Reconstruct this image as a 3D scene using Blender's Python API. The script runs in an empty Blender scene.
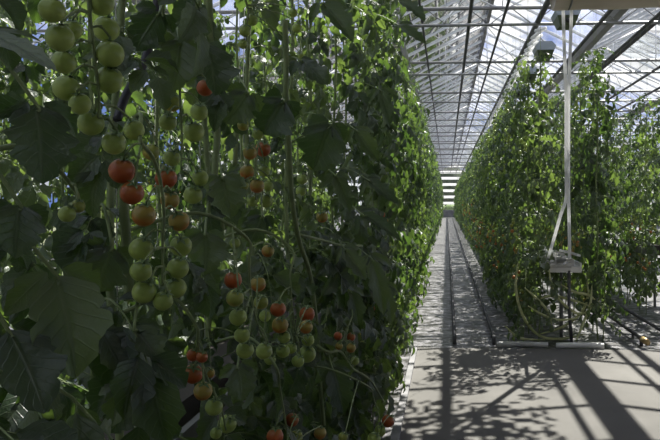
import bpy, math, random
from mathutils import Vector, Matrix
R = random.Random(7)
C = bpy.context.scene.collection
pi = math.pi

# ------------------------------------------------------------------ camera
CAM = Vector((0, 0, 1.5))
YAW = math.radians(3)
PITCH = 0
SX = 117 - 660 * math.tan(YAW); SY = 18
cd = bpy.data.cameras.new('camera'); cam = bpy.data.objects.new('camera', cd); C.objects.link(cam)
cam.location = CAM; cam.rotation_euler = (pi / 2 - PITCH, 0, YAW)
cd.sensor_width = 36; cd.lens = 36.0; cd.shift_x = -SX / 660; cd.shift_y = -SY / 660; cd.clip_start = 0.03; cd.clip_end = 500
bpy.context.scene.camera = cam
CR = cam.rotation_euler.to_matrix()

def ray(px, py):
    return (CR @ Vector(((px - 330 - SX) / 660, (220 - SY - py) / 660, -1)))
def atX(px, py, X):
    d = ray(px, py); t = (X - CAM.x) / d.x
    return CAM + d * t, t
def atY(px, py, Y):
    d = ray(px, py); t = (Y - CAM.y) / d.y
    return CAM + d * t, t
CRT = CR.transposed()
def proj(p):
    q = CRT @ (p - CAM)
    if q.z > -0.02: return None
    return 330 + SX + 660 * q.x / -q.z, 220 - SY - 660 * q.y / -q.z, -q.z

# ------------------------------------------------------------------ materials
def mat(name):
    m = bpy.data.materials.new(name); m.use_nodes = True
    nt = m.node_tree; nt.nodes.clear()
    return m, nt, nt.nodes, nt.links
def simple(name, col, rough=.5, metal=0, noise=0, scale=8, col2=None, bump=0, spec=.5, coord='Object', distort=0.0):
    m, nt, N, L = mat(name)
    o = N.new('ShaderNodeOutputMaterial'); b = N.new('ShaderNodeBsdfPrincipled'); L.new(b.outputs[0], o.inputs[0])
    b.inputs['Base Color'].default_value = (*col, 1); b.inputs['Roughness'].default_value = rough
    b.inputs['Metallic'].default_value = metal; b.inputs['Specular IOR Level'].default_value = spec
    if noise or bump:
        tc = N.new('ShaderNodeTexCoord'); n = N.new('ShaderNodeTexNoise'); n.inputs['Scale'].default_value = scale
        n.inputs['Detail'].default_value = 6; n.inputs['Distortion'].default_value = distort
        L.new(tc.outputs[coord], n.inputs['Vector'])
        if noise:
            cr = N.new('ShaderNodeValToRGB'); cr.color_ramp.elements[0].position = .5 - noise; cr.color_ramp.elements[1].position = .5 + noise
            cr.color_ramp.elements[0].color = (*(col2 or tuple(c * .6 for c in col)), 1); cr.color_ramp.elements[1].color = (*col, 1)
            L.new(n.outputs['Fac'], cr.inputs[0]); L.new(cr.outputs[0], b.inputs['Base Color'])
        if bump:
            bp = N.new('ShaderNodeBump'); bp.inputs['Strength'].default_value = bump; bp.inputs['Distance'].default_value = .02
            L.new(n.outputs['Fac'], bp.inputs['Height']); L.new(bp.outputs[0], b.inputs['Normal'])
    return m

def leaf_material(name, c1, c2, tr1, tr2, mixf, rough=.5):
    m, nt, N, L = mat(name)
    o = N.new('ShaderNodeOutputMaterial'); b = N.new('ShaderNodeBsdfPrincipled')
    tl = N.new('ShaderNodeBsdfTranslucent'); mx = N.new('ShaderNodeMixShader'); mx.inputs[0].default_value = mixf
    L.new(b.outputs[0], mx.inputs[1]); L.new(tl.outputs[0], mx.inputs[2]); L.new(mx.outputs[0], o.inputs[0])
    b.inputs['Roughness'].default_value = rough; b.inputs['Specular IOR Level'].default_value = .85
    tc = N.new('ShaderNodeTexCoord'); geo = N.new('ShaderNodeNewGeometry')
    n = N.new('ShaderNodeTexNoise'); n.inputs['Scale'].default_value = 3.2; n.inputs['Detail'].default_value = 5
    L.new(geo.outputs['Position'], n.inputs['Vector'])
    oi = N.new('ShaderNodeObjectInfo')
    ad = N.new('ShaderNodeMath'); ad.operation = 'ADD'; L.new(n.outputs['Fac'], ad.inputs[0])
    ml = N.new('ShaderNodeMath'); ml.operation = 'MULTIPLY_ADD'; L.new(oi.outputs['Random'], ml.inputs[0]); ml.inputs[1].default_value = .5; ml.inputs[2].default_value = -.25
    L.new(ml.outputs[0], ad.inputs[1])
    def ramp(a, c):
        r = N.new('ShaderNodeValToRGB'); r.color_ramp.elements[0].position = .3; r.color_ramp.elements[1].position = .72
        r.color_ramp.elements[0].color = (*a, 1); r.color_ramp.elements[1].color = (*c, 1); L.new(ad.outputs[0], r.inputs[0]); return r
    r1 = ramp(c1, c2); r2 = ramp(tr1, tr2)
    # veins from the leaf's own uv: pale midrib and side veins
    uv = N.new('ShaderNodeUVMap'); sp = N.new('ShaderNodeSeparateXYZ'); L.new(uv.outputs[0], sp.inputs[0])
    ab = N.new('ShaderNodeMath'); ab.operation = 'SUBTRACT'; L.new(sp.outputs[1], ab.inputs[0]); ab.inputs[1].default_value = .5
    a2 = N.new('ShaderNodeMath'); a2.operation = 'ABSOLUTE'; L.new(ab.outputs[0], a2.inputs[0])
    lt = N.new('ShaderNodeMapRange'); lt.inputs[1].default_value = .0; lt.inputs[2].default_value = .045; lt.inputs[3].default_value = 1; lt.inputs[4].default_value = 0
    L.new(a2.outputs[0], lt.inputs[0])
    # side veins: saw of (u*7 - |v|*3)
    s1 = N.new('ShaderNodeMath'); s1.operation = 'MULTIPLY'; L.new(sp.outputs[0], s1.inputs[0]); s1.inputs[1].default_value = 7
    s2 = N.new('ShaderNodeMath'); s2.operation = 'MULTIPLY_ADD'; L.new(a2.outputs[0], s2.inputs[0]); s2.inputs[1].default_value = -3.2; L.new(s1.outputs[0], s2.inputs[2])
    s3 = N.new('ShaderNodeMath'); s3.operation = 'FRACT'; L.new(s2.outputs[0], s3.inputs[0])
    s4 = N.new('ShaderNodeMath'); s4.operation = 'PINGPONG'; L.new(s3.outputs[0], s4.inputs[0]); s4.inputs[1].default_value = .5
    s5 = N.new('ShaderNodeMapRange'); s5.inputs[1].default_value = 0; s5.inputs[2].default_value = .09; s5.inputs[3].default_value = .6; s5.inputs[4].default_value = 0; L.new(s4.outputs[0], s5.inputs[0])
    vm = N.new('ShaderNodeMath'); vm.operation = 'MAXIMUM'; L.new(lt.outputs[0], vm.inputs[0]); L.new(s5.outputs[0], vm.inputs[1])
    mc = N.new('ShaderNodeMixRGB'); vf = N.new('ShaderNodeMath'); vf.operation = 'MULTIPLY'; L.new(vm.outputs[0], vf.inputs[0]); vf.inputs[1].default_value = .5
    L.new(vf.outputs[0], mc.inputs[0]); L.new(r1.outputs[0], mc.inputs[1]); mc.inputs[2].default_value = (c2[0] * 2.2, c2[1] * 1.8, c2[2] * 2, 1)
    L.new(mc.outputs[0], b.inputs['Base Color']); L.new(r2.outputs[0], tl.inputs['Color'])
    bp = N.new('ShaderNodeBump'); bp.inputs['Strength'].default_value = .5; bp.inputs['Distance'].default_value = .004
    n2 = N.new('ShaderNodeTexNoise'); n2.inputs['Scale'].default_value = 90; L.new(tc.outputs['Object'], n2.inputs['Vector'])
    hs = N.new('ShaderNodeMath'); hs.operation = 'MULTIPLY_ADD'; L.new(vm.outputs[0], hs.inputs[0]); hs.inputs[1].default_value = -.8; L.new(n2.outputs['Fac'], hs.inputs[2])
    L.new(hs.outputs[0], bp.inputs['Height']); L.new(bp.outputs[0], b.inputs['Normal'])
    return m

M = {}
M['leaf'] = leaf_material('tomato leaf', (.040, .064, .038), (.078, .108, .066), (.11, .21, .03), (.29, .43, .075), .32, .40)
M['stem'] = simple('tomato stem', (.24, .30, .12), .55, 0, .2, 25, (.14, .19, .075), bump=.2)
M['oldstem'] = simple('bare pale stem', (.58, .60, .32), .6, 0, .2, 12, (.36, .39, .18), bump=.2)
M['purple'] = simple('dark purplish stalk', (.04, .038, .05), .5)
M['calyx'] = simple('calyx', (.13, .20, .07), .6)
M['flower'] = simple('yellow flower', (.6, .5, .05), .6)

def tomato_mat(name, body, shoulder, amt):
    m, nt, N, L = mat(name)
    o = N.new('ShaderNodeOutputMaterial'); b = N.new('ShaderNodeBsdfPrincipled'); L.new(b.outputs[0], o.inputs[0])
    b.inputs['Roughness'].default_value = .3; b.inputs['Specular IOR Level'].default_value = .45
    b.inputs['Subsurface Weight'].default_value = .05; b.inputs['Subsurface Radius'].default_value = (.01, .006, .003)
    tc = N.new('ShaderNodeTexCoord'); sp = N.new('ShaderNodeSeparateXYZ'); L.new(tc.outputs['Generated'], sp.inputs[0])
    n = N.new('ShaderNodeTexNoise'); n.inputs['Scale'].default_value = 2.5; n.inputs['Detail'].default_value = 4; L.new(tc.outputs['Generated'], n.inputs['Vector'])
    ad = N.new('ShaderNodeMath'); ad.operation = 'MULTIPLY_ADD'; L.new(n.outputs['Fac'], ad.inputs[0]); ad.inputs[1].default_value = .35; L.new(sp.outputs[2], ad.inputs[2])
    cr = N.new('ShaderNodeValToRGB'); cr.color_ramp.elements[0].position = 1.17 - amt - .25; cr.color_ramp.elements[1].position = min(1, 1.17 - amt)
    cr.color_ramp.elements[0].color = (*body, 1); cr.color_ramp.elements[1].color = (*shoulder, 1)
    L.new(ad.outputs[0], cr.inputs[0]); L.new(cr.outputs[0], b.inputs['Base Color'])
    return m
TM = {
    'r': tomato_mat('ripe tomato skin', (.43, .095, .025), (.38, .13, .03), .25),
    'o': tomato_mat('turning tomato skin', (.48, .18, .04), (.36, .28, .06), .45),
    'y': tomato_mat('half green tomato skin', (.46, .36, .08), (.30, .34, .07), .55),
    'g': tomato_mat('green tomato skin', (.42, .52, .13), (.27, .36, .08), .35),
}
TLAB = {'r': 'ripe red tomato', 'o': 'orange tomato turning red', 'y': 'half ripe yellow green tomato', 'g': 'unripe green tomato'}

M['steel'] = simple('galvanised steel', (.30, .31, .31), .5, .6, .25, 4, (.2, .2, .2))
M['dark_steel'] = simple('dark steel', (.10, .10, .105), .6, .3)
M['coir'] = simple('dark coir slab', (.08, .07, .06), .8)
M['kerb'] = simple('weathered kerb', (.30, .29, .30), .6, 0, .2, 6, (.12, .12, .12))
M['alu'] = simple('white painted bar', (.8, .81, .82), .5)
M['white'] = simple('white plastic', (.78, .78, .76), .5)
M['gutter'] = simple('gutter steel', (.26, .26, .26), .55, .3, .3, 3, (.15, .15, .15))
M['beige'] = simple('beige film', (.66, .60, .50), .55, 0, .3, 3, (.5, .44, .35), bump=.6)
M['brown'] = simple('brown film end', (.20, .14, .09), .6)
M['brass'] = simple('brass', (.45, .33, .16), .4, .6)
M['lamp_shell'] = simple('lamp housing', (.25, .29, .33), .4, .4)
M['lamp_green'] = simple('lamp reflector', (.07, .095, .05), .5, 0)
M['black'] = simple('black plastic', (.02, .02, .02), .5)
M['twine'] = simple('twine', (.5, .5, .46), .7)
M['hedge'] = simple('hedge', (.16, .24, .05), .8, 0, .2, 6, (.05, .1, .02))
M['trees'] = simple('dark trees', (.05, .08, .03), .9, 0, .2, 5, (.02, .035, .015))
M['soil'] = simple('outside ground', (.16, .18, .08), .9, 0, .2, .5, (.1, .1, .05))
M['rockwool'] = simple('white slab wrap', (.7, .7, .68), .4, 0, .2, 9, (.45, .45, .43), bump=.5)

def screen_mat():
    m, nt, N, L = mat('added shade cloth')  # cloth of the added, unseen sun blocker
    o = N.new('ShaderNodeOutputMaterial'); b = N.new('ShaderNodeBsdfDiffuse'); t = N.new('ShaderNodeBsdfTranslucent'); x = N.new('ShaderNodeMixShader')
    b.inputs[0].default_value = (.5, .48, .44, 1); t.inputs[0].default_value = (.6, .57, .5, 1); x.inputs[0].default_value = .22
    L.new(b.outputs[0], x.inputs[1]); L.new(t.outputs[0], x.inputs[2]); L.new(x.outputs[0], o.inputs[0]); return m
M['screen'] = screen_mat()
def hose_mat():
    m, nt, N, L = mat('white hose')
    o = N.new('ShaderNodeOutputMaterial'); b = N.new('ShaderNodeBsdfPrincipled'); t = N.new('ShaderNodeBsdfTranslucent'); x = N.new('ShaderNodeMixShader')
    b.inputs['Base Color'].default_value = (.88, .88, .88, 1); b.inputs['Roughness'].default_value = .4; t.inputs[0].default_value = (.9, .9, .9, 1); x.inputs[0].default_value = .65
    L.new(b.outputs[0], x.inputs[1]); L.new(t.outputs[0], x.inputs[2]); L.new(x.outputs[0], o.inputs[0]); return m
M['hose'] = hose_mat()

def glass_mat(name='greenhouse glass', lo=.03, hi=.32):
    m, nt, N, L = mat(name)
    o = N.new('ShaderNodeOutputMaterial'); t = N.new('ShaderNodeBsdfTransparent'); t.inputs[0].default_value = (.93, .96, .97, 1)
    d = N.new('ShaderNodeBsdfTranslucent'); d.inputs[0].default_value = (.85, .87, .9, 1)
    g = N.new('ShaderNodeBsdfGlossy'); g.inputs['Roughness'].default_value = .05
    x = N.new('ShaderNodeMixShader'); y = N.new('ShaderNodeMixShader')
    geo = N.new('ShaderNodeNewGeometry'); mp = N.new('ShaderNodeMapping'); mp.inputs['Scale'].default_value = (.7, .35, .7)
    n = N.new('ShaderNodeTexNoise'); n.inputs['Scale'].default_value = 1.4; n.inputs['Detail'].default_value = 7; n.inputs['Roughness'].default_value = .65
    L.new(geo.outputs['Position'], mp.inputs[0]); L.new(mp.outputs[0], n.inputs['Vector'])
    r = N.new('ShaderNodeMapRange'); r.inputs[1].default_value = .38; r.inputs[2].default_value = .68; r.inputs[3].default_value = lo; r.inputs[4].default_value = hi
    L.new(n.outputs['Fac'], r.inputs[0]); L.new(r.outputs[0], x.inputs[0])
    L.new(t.outputs[0], x.inputs[1]); L.new(d.outputs[0], x.inputs[2])
    fr = N.new('ShaderNodeFresnel'); fr.inputs[0].default_value = 1.05
    L.new(fr.outputs[0], y.inputs[0]); L.new(x.outputs[0], y.inputs[1]); L.new(g.outputs[0], y.inputs[2])
    L.new(y.outputs[0], o.inputs[0]); return m
M['glass'] = glass_mat(); M['clear'] = glass_mat('clean glass', .01, .05)

def floor_mats():
    # white ground sheet, dirty and wrinkled
    m, nt, N, L = mat('white ground sheet')
    o = N.new('ShaderNodeOutputMaterial'); b = N.new('ShaderNodeBsdfPrincipled'); L.new(b.outputs[0], o.inputs[0])
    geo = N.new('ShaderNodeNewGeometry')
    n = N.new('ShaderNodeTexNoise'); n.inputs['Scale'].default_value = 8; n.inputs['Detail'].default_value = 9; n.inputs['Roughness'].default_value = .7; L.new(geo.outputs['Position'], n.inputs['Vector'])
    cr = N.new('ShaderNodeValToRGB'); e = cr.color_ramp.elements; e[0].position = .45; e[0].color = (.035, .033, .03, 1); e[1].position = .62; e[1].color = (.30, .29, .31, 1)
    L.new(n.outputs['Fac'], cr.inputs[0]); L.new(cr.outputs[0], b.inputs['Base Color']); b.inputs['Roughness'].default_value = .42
    bp = N.new('ShaderNodeBump'); bp.inputs['Strength'].default_value = .5; bp.inputs['Distance'].default_value = .015
    n2 = N.new('ShaderNodeTexNoise'); n2.inputs['Scale'].default_value = 9; n2.inputs['Distortion'].default_value = 1.5; L.new(geo.outputs['Position'], n2.inputs['Vector'])
    L.new(n2.outputs['Fac'], bp.inputs['Height']); L.new(bp.outputs[0], b.inputs['Normal'])
    M['sheet'] = m
    M['concrete'] = simple('concrete path', (.152, .144, .132), .85, 0, .3, 2.2, (.118, .112, .102), bump=.15)
floor_mats()

# ------------------------------------------------------------------ mesh builder
class MB:
    def __init__(s): s.v = []; s.f = []; s.mi = []; s.uv = {}
    def add(s, v, f, mi=0, uv=None):
        k = len(s.v); s.v += [tuple(p) for p in v]
        for q in f: s.f.append(tuple(i + k for i in q)); s.mi.append(mi)
        if uv:
            for i, u in enumerate(uv): s.uv[i + k] = u
    def box(s, a, b, mi=0, mtx=None):
        v = [Vector((x, y, z)) for x in (a[0], b[0]) for y in (a[1], b[1]) for z in (a[2], b[2])]
        if mtx: v = [mtx @ p for p in v]
        s.add(v, [(0, 1, 3, 2), (4, 6, 7, 5), (0, 4, 5, 1), (2, 3, 7, 6), (0, 2, 6, 4), (1, 5, 7, 3)], mi)
    def tube(s, pts, r, n=6, mi=0, caps=True):
        pts = [Vector(p) for p in pts]; m = len(pts)
        if not hasattr(r, '__len__'): r = [r] * m
        up = None; V = []
        for i, p in enumerate(pts):
            t = (pts[min(i + 1, m - 1)] - pts[max(i - 1, 0)])
            if t.length < 1e-9: t = Vector((0, 0, 1))
            t.normalize()
            if up is None: up = t.orthogonal().normalized()
            else:
                up = up - t * up.dot(t)
                up = up.normalized() if up.length > 1e-6 else t.orthogonal().normalized()
            w = t.cross(up)
            for k in range(n):
                a = 2 * pi * k / n; V.append(p + (up * math.cos(a) + w * math.sin(a)) * r[i])
        F = [(i * n + k, i * n + (k + 1) % n, (i + 1) * n + (k + 1) % n, (i + 1) * n + k) for i in range(m - 1) for k in range(n)]
        if caps: F += [tuple(range(n))[::-1], tuple((m - 1) * n + k for k in range(n))]
        s.add(V, F, mi)
    def mesh(s, name, mats, smooth=True):
        me = bpy.data.meshes.new(name); me.from_pydata(s.v, [], s.f)
        for m_ in (mats if isinstance(mats, (list, tuple)) else [mats]): me.materials.append(m_)
        me.polygons.foreach_set('material_index', s.mi)
        if smooth: me.polygons.foreach_set('use_smooth', [True] * len(s.f))
        if s.uv:
            l = me.uv_layers.new(name='UVMap'); d = l.data
            for lp in me.loops: d[lp.index].uv = s.uv.get(lp.vertex_index, (0.3, .25))
        me.update(); return me
def obj(name, me, parent=None, loc=(0, 0, 0), rot=(0, 0, 0), sc=None):
    o = bpy.data.objects.new(name, me); C.objects.link(o); o.parent = parent; o.location = loc; o.rotation_euler = rot
    if sc: o.scale = (sc, sc, sc) if not hasattr(sc, '__len__') else sc
    return o
def tag(o, label=None, cat=None, group=None, kind=None):
    if label: o['label'] = label
    if cat: o['category'] = cat
    if group: o['group'] = group
    if kind: o['kind'] = kind
    return o

def curve(p0, p1, sag, n=8, side=(0, 0, 0)):
    p0 = Vector(p0); p1 = Vector(p1); side = Vector(side)
    return [p0.lerp(p1, i / n) + Vector((0, 0, -sag)) * 4 * (i / n) * (1 - i / n) + side * math.sin(pi * i / n) for i in range(n + 1)]
def catmull(pts, k=5):
    pts = [Vector(p) for p in pts]; P = [pts[0] * 2 - pts[1]] + pts + [pts[-1] * 2 - pts[-2]]; out = []
    for i in range(1, len(P) - 2):
        a, b, c, d = P[i - 1:i + 3]
        for j in range(k):
            t = j / k; out.append(.5 * ((2 * b) + (c - a) * t + (2 * a - 5 * b + 4 * c - d) * t * t + (3 * b - a - 3 * c + d) * t ** 3))
    out.append(P[-2]); return out

# ------------------------------------------------------------------ leaves
def leaflet(mb, base, a, n, ln, wd, nu, nh, rnd, droop=.35, mi=0):
    a = a.normalized(); b = n.cross(a).normalized(); n = a.cross(b).normalized()
    fold = rnd.uniform(.2, .7); lob = rnd.uniform(.2, .36) if nu > 6 else 0; k = rnd.choice((3, 4)); curl = rnd.uniform(-.25, .35)
    tw = rnd.uniform(-.4, .4); V = []; UV = []; skew = rnd.uniform(-.1, .1)
    for i in range(nu + 1):
        t = i / nu
        env = (math.sin(pi * min(1, t ** .72)) ** .8) if 0 < t < 1 else 0
        env = max(env, .02)
        ph = (t * k) % 1.0
        w = wd * env * (1 + lob * ((ph * 1.7 - .85) * .5 + .5 * math.sin(2 * pi * ph - 1.2)) * (1 if t < .93 else 0)) * (1 + (.05 * math.sin(t * 47 + ln * 90) if nu > 9 else 0))
        c = base + a * (ln * t * (1 - .12 * t)) - n * (droop * ln * t * t) + b * (skew * ln * t * t)
        ang = tw * t; bb = b * math.cos(ang) + n * math.sin(ang)
        for j in range(-nh, nh + 1):
            v = j / nh
            wav = .10 * math.sin(t * 9 + v * 2.2) * abs(v) if nu > 6 else 0
            p = c + bb * (w * v) + n * (w * (fold * abs(v) - curl * v * v + wav)) + a * (w * .28 * abs(v) * lob * 3 * (1 if i not in (0, nu) else 0))
            V.append(p); UV.append((t, .5 + v * .5))
    m = 2 * nh + 1
    F = [(i * m + j, i * m + j + 1, (i + 1) * m + j + 1, (i + 1) * m + j) for i in range(nu) for j in range(m - 1)]
    mb.add(V, F, mi, UV)

def add_compound(mb, base, yaw, L, rnd, det, up=.35, bend=1.6, size=1.0, leaf_mi=0, stem_mi=1, rr=.0028):
    """one tomato leaf: arching rachis with pairs of lobed leaflets and a large end leaflet"""
    h = Vector((math.cos(yaw), math.sin(yaw), 0)); side = Vector((-h.y, h.x, 0)); Z = Vector((0, 0, 1))
    ns = 8; pts = [Vector(base)]; ang = up; sw = rnd.uniform(-.5, .5); hh = h.copy()
    T = []
    for i in range(ns):
        d = hh * math.cos(ang) + Z * math.sin(ang); T.append(d); pts.append(pts[-1] + d * L / ns); ang -= bend / ns
        hh = (hh + side * sw / ns).normalized()
    T.append(T[-1])
    if det >= 1: mb.tube(pts, [rr * (1.25 - .8 * i / ns) for i in range(ns + 1)], 5 if det == 2 else 3, stem_mi, caps=False)
    nu, nh = {2: (13, 3), 1: (7, 2), 0: (3, 1)}[det]
    def at(s):
        x = s * ns; i = min(int(x), ns - 1); f = x - i
        return pts[i].lerp(pts[i + 1], f), T[i].lerp(T[i + 1], f).normalized()
    def put(s, sd, ln, wd, fwd, minor=False):
        p, t = at(s); nrm = side.cross(t) * -1
        if nrm.z < 0 and abs(nrm.z) > .2: nrm = -nrm
        if nrm.dot(h) < 0 and abs(nrm.z) <= .2: nrm = -nrm
        nrm = (nrm + Vector((rnd.uniform(-.35, .35), rnd.uniform(-.35, .35), rnd.uniform(-.1, .4)))).normalized()
        sv = t.cross(nrm) * sd
        a = (t * fwd + sv * (1 if sd else 0) + Vector((rnd.uniform(-.3, .3), rnd.uniform(-.3, .3), -rnd.uniform(.2, 1.0)))).normalized()
        q = p + (a + Vector((0, 0, .15))) * ln * .16 if sd else p
        if det == 2 and sd: mb.tube([p, q], rr * .5, 4, stem_mi, caps=False)
        nn = (nrm - a * nrm.dot(a)).normalized()
        leaflet(mb, q, a, nn, ln, wd, nu, nh, rnd, rnd.uniform(.1, .45), leaf_mi)
    put(1.0, 0, .40 * L * size, .125 * L * size, 1)
    for s, l in ((.84, .34), (.62, .36), (.40, .27)):
        for sd in (-1, 1):
            k = rnd.uniform(.8, 1.15); put(s + rnd.uniform(-.04, .04), sd, l * L * k * size, l * .31 * L * k * size, rnd.uniform(.3, .8))
    if det:
        for s in (.73, .52, .3):
            for sd in (-1, 1):
                if rnd.random() < .8: put(s, sd, .12 * L * size, .05 * L * size, .4)
    return pts

LEAF = []
for k in range(9):
    mb = MB(); rnd = random.Random(100 + k)
    add_compound(mb, (0, 0, 0), 0, .40, rnd, 2, up=rnd.uniform(.1, .5), bend=rnd.uniform(1.5, 2.3))
    LEAF.append((mb.mesh('leaf_blade', [M['leaf'], M['stem']]), mb.v))
LEAFM = []
for k in range(5):
    mb = MB(); rnd = random.Random(140 + k)
    add_compound(mb, (0, 0, 0), 0, .40, rnd, 1, up=rnd.uniform(.1, .5), bend=rnd.uniform(1.5, 2.3))
    LEAFM.append((mb.mesh('leaf_blade', [M['leaf'], M['stem']]), mb.v))

# ------------------------------------------------------------------ fruit meshes
def tomato_geo(mb, c, r, mi, calyx_mi, seg=14, ring=9, mtx=None, calyx=True, rnd=R):
    V = []; F = []
    for i in range(ring + 1):
        th = pi * i / ring; z = math.cos(th) * 1.0; rr = math.sin(th)
        if i == 0: z = .86
        elif i == 1: z = .92
        for k in range(seg):
            a = 2 * pi * k / seg; lobe = 1 + .012 * math.cos(5 * a)
            V.append(Vector((rr * math.cos(a) * lobe, rr * math.sin(a) * lobe, z)))
    F = [(i * seg + k, (i + 1) * seg + k, (i + 1) * seg + (k + 1) % seg, i * seg + (k + 1) % seg) for i in range(ring) for k in range(seg)]
    c = Vector(c); X = (lambda p: c + (mtx @ p if mtx else p) * r)
    mb.add([X(p) for p in V], F, mi)
    if calyx:
        for q in range(5):
            a = 2 * pi * q / 5 + rnd.uniform(-.2, .2); h = Vector((math.cos(a), math.sin(a), 0)); s = Vector((-h.y, h.x, 0)); L = rnd.uniform(.7, 1.0)
            P = [Vector((0, 0, .92)) + s * .12, Vector((0, 0, .92)) - s * .12, h * L * .5 + Vector((0, 0, 1.03)) - s * .15, h * L * .5 + Vector((0, 0, 1.03)) + s * .15, h * L + Vector((0, 0, .78 + rnd.uniform(0, .35)))]
            mb.add([X(p) for p in P], [(0, 1, 2, 3), (3, 2, 4)], calyx_mi)
        mb.tube([X(Vector((0, 0, .85))), X(Vector((0, 0, 1.25)))], r * .10, 5, calyx_mi)
TMESH = {}
for c_ in 'royg':
    TMESH[c_] = []
    for k in range(3):
        mb = MB(); tomato_geo(mb, (0, 0, 0), 1.0, 0, 1, 20, 12, rnd=random.Random(k)); TMESH[c_].append(mb.mesh('tomato_skin', [TM[c_], M['calyx']]))

def tilt(rnd): return (rnd.uniform(.05, .65), rnd.uniform(.05, .6), rnd.uniform(-.6, .6))
def add_tomato(parent, loc, r, c, rnd, rot=None):
    o = obj('tomato', rnd.choice(TMESH[c]), parent, loc, rot or tilt(rnd), r)
    o['label'] = TLAB[c]; return o

# ------------------------------------------------------------------ the trusses seen up close, as the photo shows them
# (X plane, [rachis px points], [(px, py, r px, colour)])
TR = [
 (-.50, [(84, -12), (90, 20), (95, 60), (99, 100), (98, 118)], [(52, 10, 13, 'g'), (60, 38, 14, 'g'), (72, 30, 10, 'g'), (64, 62, 12, 'g'), (66, 88, 13, 'g'), (80, 104, 11, 'g'), (101, 3, 13, 'g'), (106, 29, 13, 'g'), (110, 54, 14, 'g'), (109, 80, 14, 'g'), (91, 123, 13, 'g'), (134, 130, 10.5, 'g'), (114, 143, 12, 'g')]),
 (-.48, [(140, 140), (152, 156), (160, 180), (164, 210), (163, 240), (162, 285)], [(122, 171, 13, 'r'), (132, 193, 12, 'r'), (166, 178, 11, 'r'), (151, 152, 8.5, 'y'), (144, 215, 12, 'o'), (170, 200, 9.5, 'o'), (179, 221, 10.5, 'o'), (141, 249, 12, 'g'), (141, 271, 11, 'g'), (144, 292, 12, 'g'), (163, 301, 10, 'g'), (176, 288, 10.5, 'g'), (178, 268, 11, 'g'), (181, 246, 11, 'g')]),
 (-.54, [(178, 60), (180, 100), (182, 140), (181, 170)], [(194, 132, 10.5, 'g'), (172, 103, 9, 'y'), (168, 122, 9, 'g'), (199, 112, 9, 'g'), (200, 178, 8.5, 'g'), (193, 195, 9.5, 'g'), (172, 158, 8.5, 'g'), (205, 88, 8.5, 'r')]),
 (-.56, [(262, 120), (257, 150), (255, 180), (256, 200)], [(263, 149, 8, 'r'), (250, 153, 7, 'o'), (247, 172, 7.5, 'o'), (257, 186, 7.5, 'o'), (264, 171, 6, 'g'), (243, 185, 6, 'y'), (266, 201, 7, 'g'), (252, 201, 6, 'g'), (268, 186, 5.5, 'g'), (243, 125, 6, 'y'), (258, 134, 6, 'g')]),
 (-.56, [(312, 150), (309, 180), (312, 205)], [(302, 179, 5.5, 'g'), (301, 191, 5.5, 'g'), (322, 217, 6, 'o'), (312, 165, 5, 'g')]),
 (-.44, [(247, 238), (249, 262), (251, 295), (258, 325), (268, 345)], [(235, 243, 5.5, 'g'), (233, 280, 9, 'r'), (258, 284, 8, 'o'), (261, 302, 7.5, 'y'), (235, 298, 9, 'y'), (238, 317, 9, 'g'), (265, 316, 6, 'g'), (245, 350, 9, 'g'), (264, 351, 8.5, 'g'), (270, 359, 6, 'g'), (283, 351, 7, 'g'), (268, 251, 6.5, 'o'), (242, 335, 8, 'g')]),
 (-.42, [(292, 250), (290, 275), (292, 305), (296, 335)], [(278, 309, 8, 'r'), (280, 325, 8.5, 'o'), (284, 337, 6.5, 'g'), (307, 314, 8, 'r'), (306, 327, 7, 'o'), (308, 340, 6.5, 'g'), (307, 354, 9, 'g'), (298, 361, 6.5, 'g'), (291, 348, 6, 'g')]),
 (-.48, [(196, 325), (198, 345), (206, 375), (220, 405), (226, 430)], [(193, 355, 6.5, 'r'), (202, 357, 6, 'r'), (193, 374, 10, 'r'), (203, 391, 9.5, 'o'), (214, 407, 9, 'g'), (227, 424, 9.5, 'g'), (216, 433, 6, 'g'), (210, 373, 5, 'o')]),
 (-.42, [(275, 365), (280, 390), (286, 425), (288, 450)], [(292, 420, 7, 'r'), (275, 436, 8.5, 'r'), (296, 437, 7, 'y'), (301, 455, 7, 'g'), (320, 433, 6.5, 'o')]),
 (-.40, [(352, 310), (346, 335), (348, 370)], [(338, 336, 4.5, 'r'), (351, 337, 4.5, 'r'), (351, 348, 5, 'o'), (355, 361, 4.5, 'g'), (339, 346, 4, 'o')]),
 (-.27, [(366, 385), (374, 400), (382, 425)], [(388, 421, 6.5, 'r'), (380, 431, 6, 'g'), (374, 439, 7, 'g'), (343, 437, 5, 'y')]),
 (-.54, [(247, 5), (247, 25), (246, 50)], [(252, 20, 6, 'g'), (245, 31, 6, 'g'), (243, 44, 5, 'g'), (297, 28, 5, 'g'), (301, 57, 4, 'g'), (293, 13, 4.5, 'g')]),
 (-.55, [(75, 190), (74, 205), (68, 214)], [(67, 214, 8.5, 'g'), (78, 206, 7, 'y')]),
]
FRUIT = []
for X, rp, ts in TR:
    for px, py, r, c in ts:
        p, t = atX(px, py, X); FRUIT.append((px, py, r, t))

def fruit_hit(pts, lim=1.0):
    n = 0
    for p in pts:
        q = proj(p)
        if not q: continue
        for fx, fy, fr, fd in FRUIT:
            if q[2] < fd + .03 and (q[0] - fx) ** 2 + (q[1] - fy) ** 2 < (fr * lim + 1) ** 2:
                n += 1; break
    return n

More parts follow.
